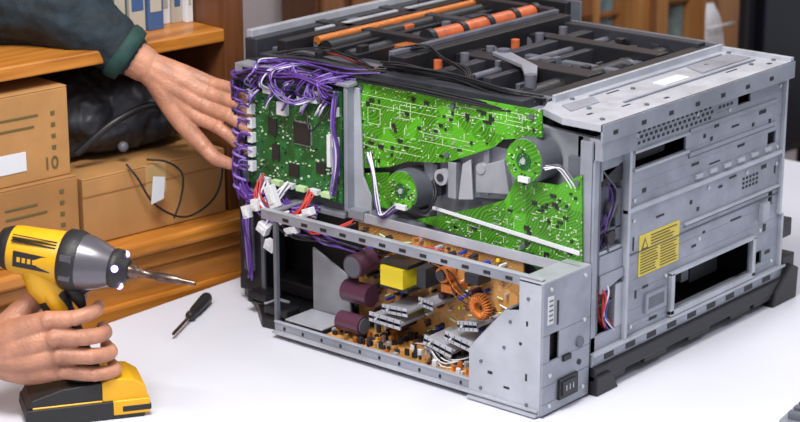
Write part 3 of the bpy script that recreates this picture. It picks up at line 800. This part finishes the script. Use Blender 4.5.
mb=MB(FD)
A=Vector((-10.8,23.6,-2.0));Bp=Vector((7.4,21.3,2.0));ax=(Bp-A).normalized()
mb.lathe('dblk',A,ax,[(0,1.6),(.3,2.6),(1.4,3.1),(2.2,3.15)],32)
mb.lathe('dyel',A,ax,[(2.0,3.2),(2.8,3.35),(6,3.5),(9.0,3.7),(9.6,3.6)],32)
mb.lathe('dblk',A,ax,[(9.4,3.9),(9.8,4.2),(11.4,4.2),(12.0,3.95)],32)
mb.lathe('dgry',A,ax,[(11.9,3.9),(13.6,3.6),(15.2,3.0),(16.4,2.5)],32)
mb.lathe('dblk',A,ax,[(16.2,2.6),(16.5,2.75),(17.4,2.65),(17.6,1.8),(18.4,1.7),(18.6,1.2)],28)
mb.lathe('steel',A,ax,[(18.4,.95),(19.6,.9),(19.8,.55),(22.4,.5),(22.6,.66),(25.4,.6),(26.0,.42),(28.0,.34)],12)
mb.build('head_housing',dr)
side=Vector((0,0,1));side=(side-ax*side.dot(ax)).normalized()
upv=Vector((0,1,0));upv=(upv-ax*upv.dot(ax)).normalized()
def hp(t,s,u): return A+ax*t+side*s+upv*u
mb=MB(FD)
def patch(mt,t0,t1,u0,u1,s0,s1):
    vs=[hp(t,s,u) for t in(t0,t1) for s in(s0,s1) for u in(u0,u1)]
    mb.add(vs,[(0,1,3,2),(4,6,7,5),(0,4,5,1),(2,3,7,6),(0,2,6,4),(1,5,7,3)],mt)
patch('dblk',3.2,8.6,-1.3,.9,2.0,3.5)
for k in range(6): patch('dyel',3.8+k*.75,4.3+k*.75,-.55,.15,3.45,3.56)
for k in range(3): patch('dblk',2.6,9.0,2.1+k*.35,2.25+k*.35,2.3,3.05-k*.3)
patch('dgry',10.0,11.6,-1.8,1.8,3.7,4.05)
mb.build('head_badge',dr,.0006)
mb=MB(FD)
for an in(.3,2.5,4.6):
    c=A+ax*17.3+(side*math.cos(an)+upv*math.sin(an))*2.55
    mb.sph('led',c,.50,12)
mb.build('led_lights',dr)
mb=MB(FD)
mb.rings('dyel',[(-4.8,21.0,-.3),(-4.4,18.6,0),(-3.6,17.2,0)],[3.2,2.7,2.3],24,sq=(1,.8),up=(1,0,0))
mb.rings('dblk',[(-3.7,17.6,0),(-2.9,15,0),(-1.6,11,0),(-.4,7.5,0),(.2,5.0,0)],[2.3,2.05,2.15,2.2,2.8],24,sq=(1,.78),up=(1,0,0))
mb.rings('dyel',[(-3.9,18.,0),(-2.6,15.2,0),(-1.9,13,0)],[1.7,1.5,.6],18,sq=(1,1.25),up=(1,0,0))
mb.rings('dblk',[(-1.2,18.6,.3),(-.2,17.2,.3),(.4,15.6,.3)],[.9,1.0,.6],14)
mb.rings('dblk',[(.5,20,.4),(1.0,18.4,.4),(.2,17.6,.4)],[1.4,1.0,.5],14)
mb.build('grip',dr)
Mb=Matrix.Rotation(.30,4,'Y')
mb=MB(FD@Mb)
mb.prism('dblk',[(-8.2,.05),(7.6,.05),(8.2,1.2),(8.2,2.6),(-8.4,2.6),(-8.6,1.2)],'z',-4.0,4.0)
mb.prism('dyel',[(2,2.6),(8.3,2.6),(8.0,4.4),(6.4,5.5),(3.4,5.9),(2,5.4)],'z',-3.7,3.7)
mb.prism('dblk',[(-8.3,2.6),(2,2.6),(2,5.4),(-3.5,5.0),(-7.6,3.8)],'z',-3.6,3.6)
mb.prism('dyel',[(3.4,.6),(8.5,.6),(8.5,2.7),(3.4,2.7)],'z',-4.1,4.1)
mb.prism('dblk',[(4.6,1.0),(8.65,1.0),(8.65,1.9),(4.6,1.9)],'z',-4.15,4.15)
mb.prism('dyel',[(-7.6,2.55),(2,2.55),(2,2.85),(-7.6,2.85)],'z',-3.75,3.75)
mb.build('battery_base',dr,.005,3)
W=(-13.,8.6,.3)
ch=[([(-30,3.8,-1),(-20,6.0,-.5),W],[4.8,4.2,3.5]),
 ([W,(-8.6,12.2,1.9),(-4.0,14.6,2.8)],[2.9,2.2,1.3]),
 ([W,(-8,10.6,2.4),(-3.2,12.2,3.2)],[2.9,2.2,1.3]),
 ([W,(-7.6,8.8,2.4),(-2.6,9.7,3.2)],[2.9,2.2,1.3]),
 ([W,(-7.4,7.0,2.0),(-2.2,7.2,2.8)],[2.8,2.1,1.2]),
 ([(-8.6,10,0),(-5.,10,.2)],[2.6,2.0]),
 ([(-4.0,14.6,2.8),(-.2,15.0,3.1),(2.2,15.5,1.8),(2.5,15.5,-.4)],[1.25,1.1,1.0,.85]),
 ([(-3.2,12.2,3.2),(1.0,12.3,3.4),(3.4,12.2,1.6),(2.8,12.1,-1.2)],[1.32,1.17,1.07,.9]),
 ([(-2.6,9.7,3.2),(1.8,9.6,3.5),(4.1,9.4,1.6),(3.2,9.4,-1.2)],[1.27,1.15,1.05,.9]),
 ([(-2.2,7.2,2.8),(2.1,6.9,3.2),(4.6,6.8,1.6),(4.0,6.8,-.8)],[1.17,1.05,.96,.8]),
 ([W,(-9.4,13.2,-.8),(-6.3,15.6,-2.4),(-2.8,16.,-3.4),(-.2,15.8,-3.4)],[2.6,1.9,1.5,1.15,.9])]
bl=[((-4.,14.6,3.2),1.2),((-3.2,12.2,3.7),1.25),((-2.6,9.7,3.7),1.2),((-2.2,7.2,3.2),1.1),((-.2,15,3.3),1.1),((1.0,12.3,3.6),1.18),((1.8,9.6,3.7),1.15),((2.1,6.9,3.4),1.05)]
organic('hand_on_driver',ch,FD,'skin',per,balls=bl,smooth=4)

# ================================================================== LIGHT
w=bpy.data.worlds.new('world');scene.world=w;w.use_nodes=True
w.node_tree.nodes['Background'].inputs['Color'].default_value=(.86,.9,1,1);w.node_tree.nodes['Background'].inputs['Strength'].default_value=.48
def area(name,loc,tgt,size,e,col=(1,1,1)):
    l=bpy.data.lights.new(name,'AREA');l.size=size;l.energy=e;l.color=col
    o=bpy.data.objects.new(name,l);COL.objects.link(o);o.location=loc
    o.rotation_euler=(Vector(tgt)-Vector(loc)).to_track_quat('-Z','Y').to_euler()
area('ceiling_light',(-.9,-.1,1.85),(.1,.2,0),.6,46,(1,.975,.94))
area('ceiling_light_b',(.8,-1.1,1.9),(.2,.3,0),.5,14,(1,.98,.96))
area('ceiling_light_c',(-1.7,.1,1.5),(-.2,.5,.1),.6,11,(1,.95,.90))
area('background_fill',(1.9,.6,1.9),(2.1,1.6,.0),.6,16,(1,.95,.88))  # added fill lamp, brightens the window and cabinet wood at the back
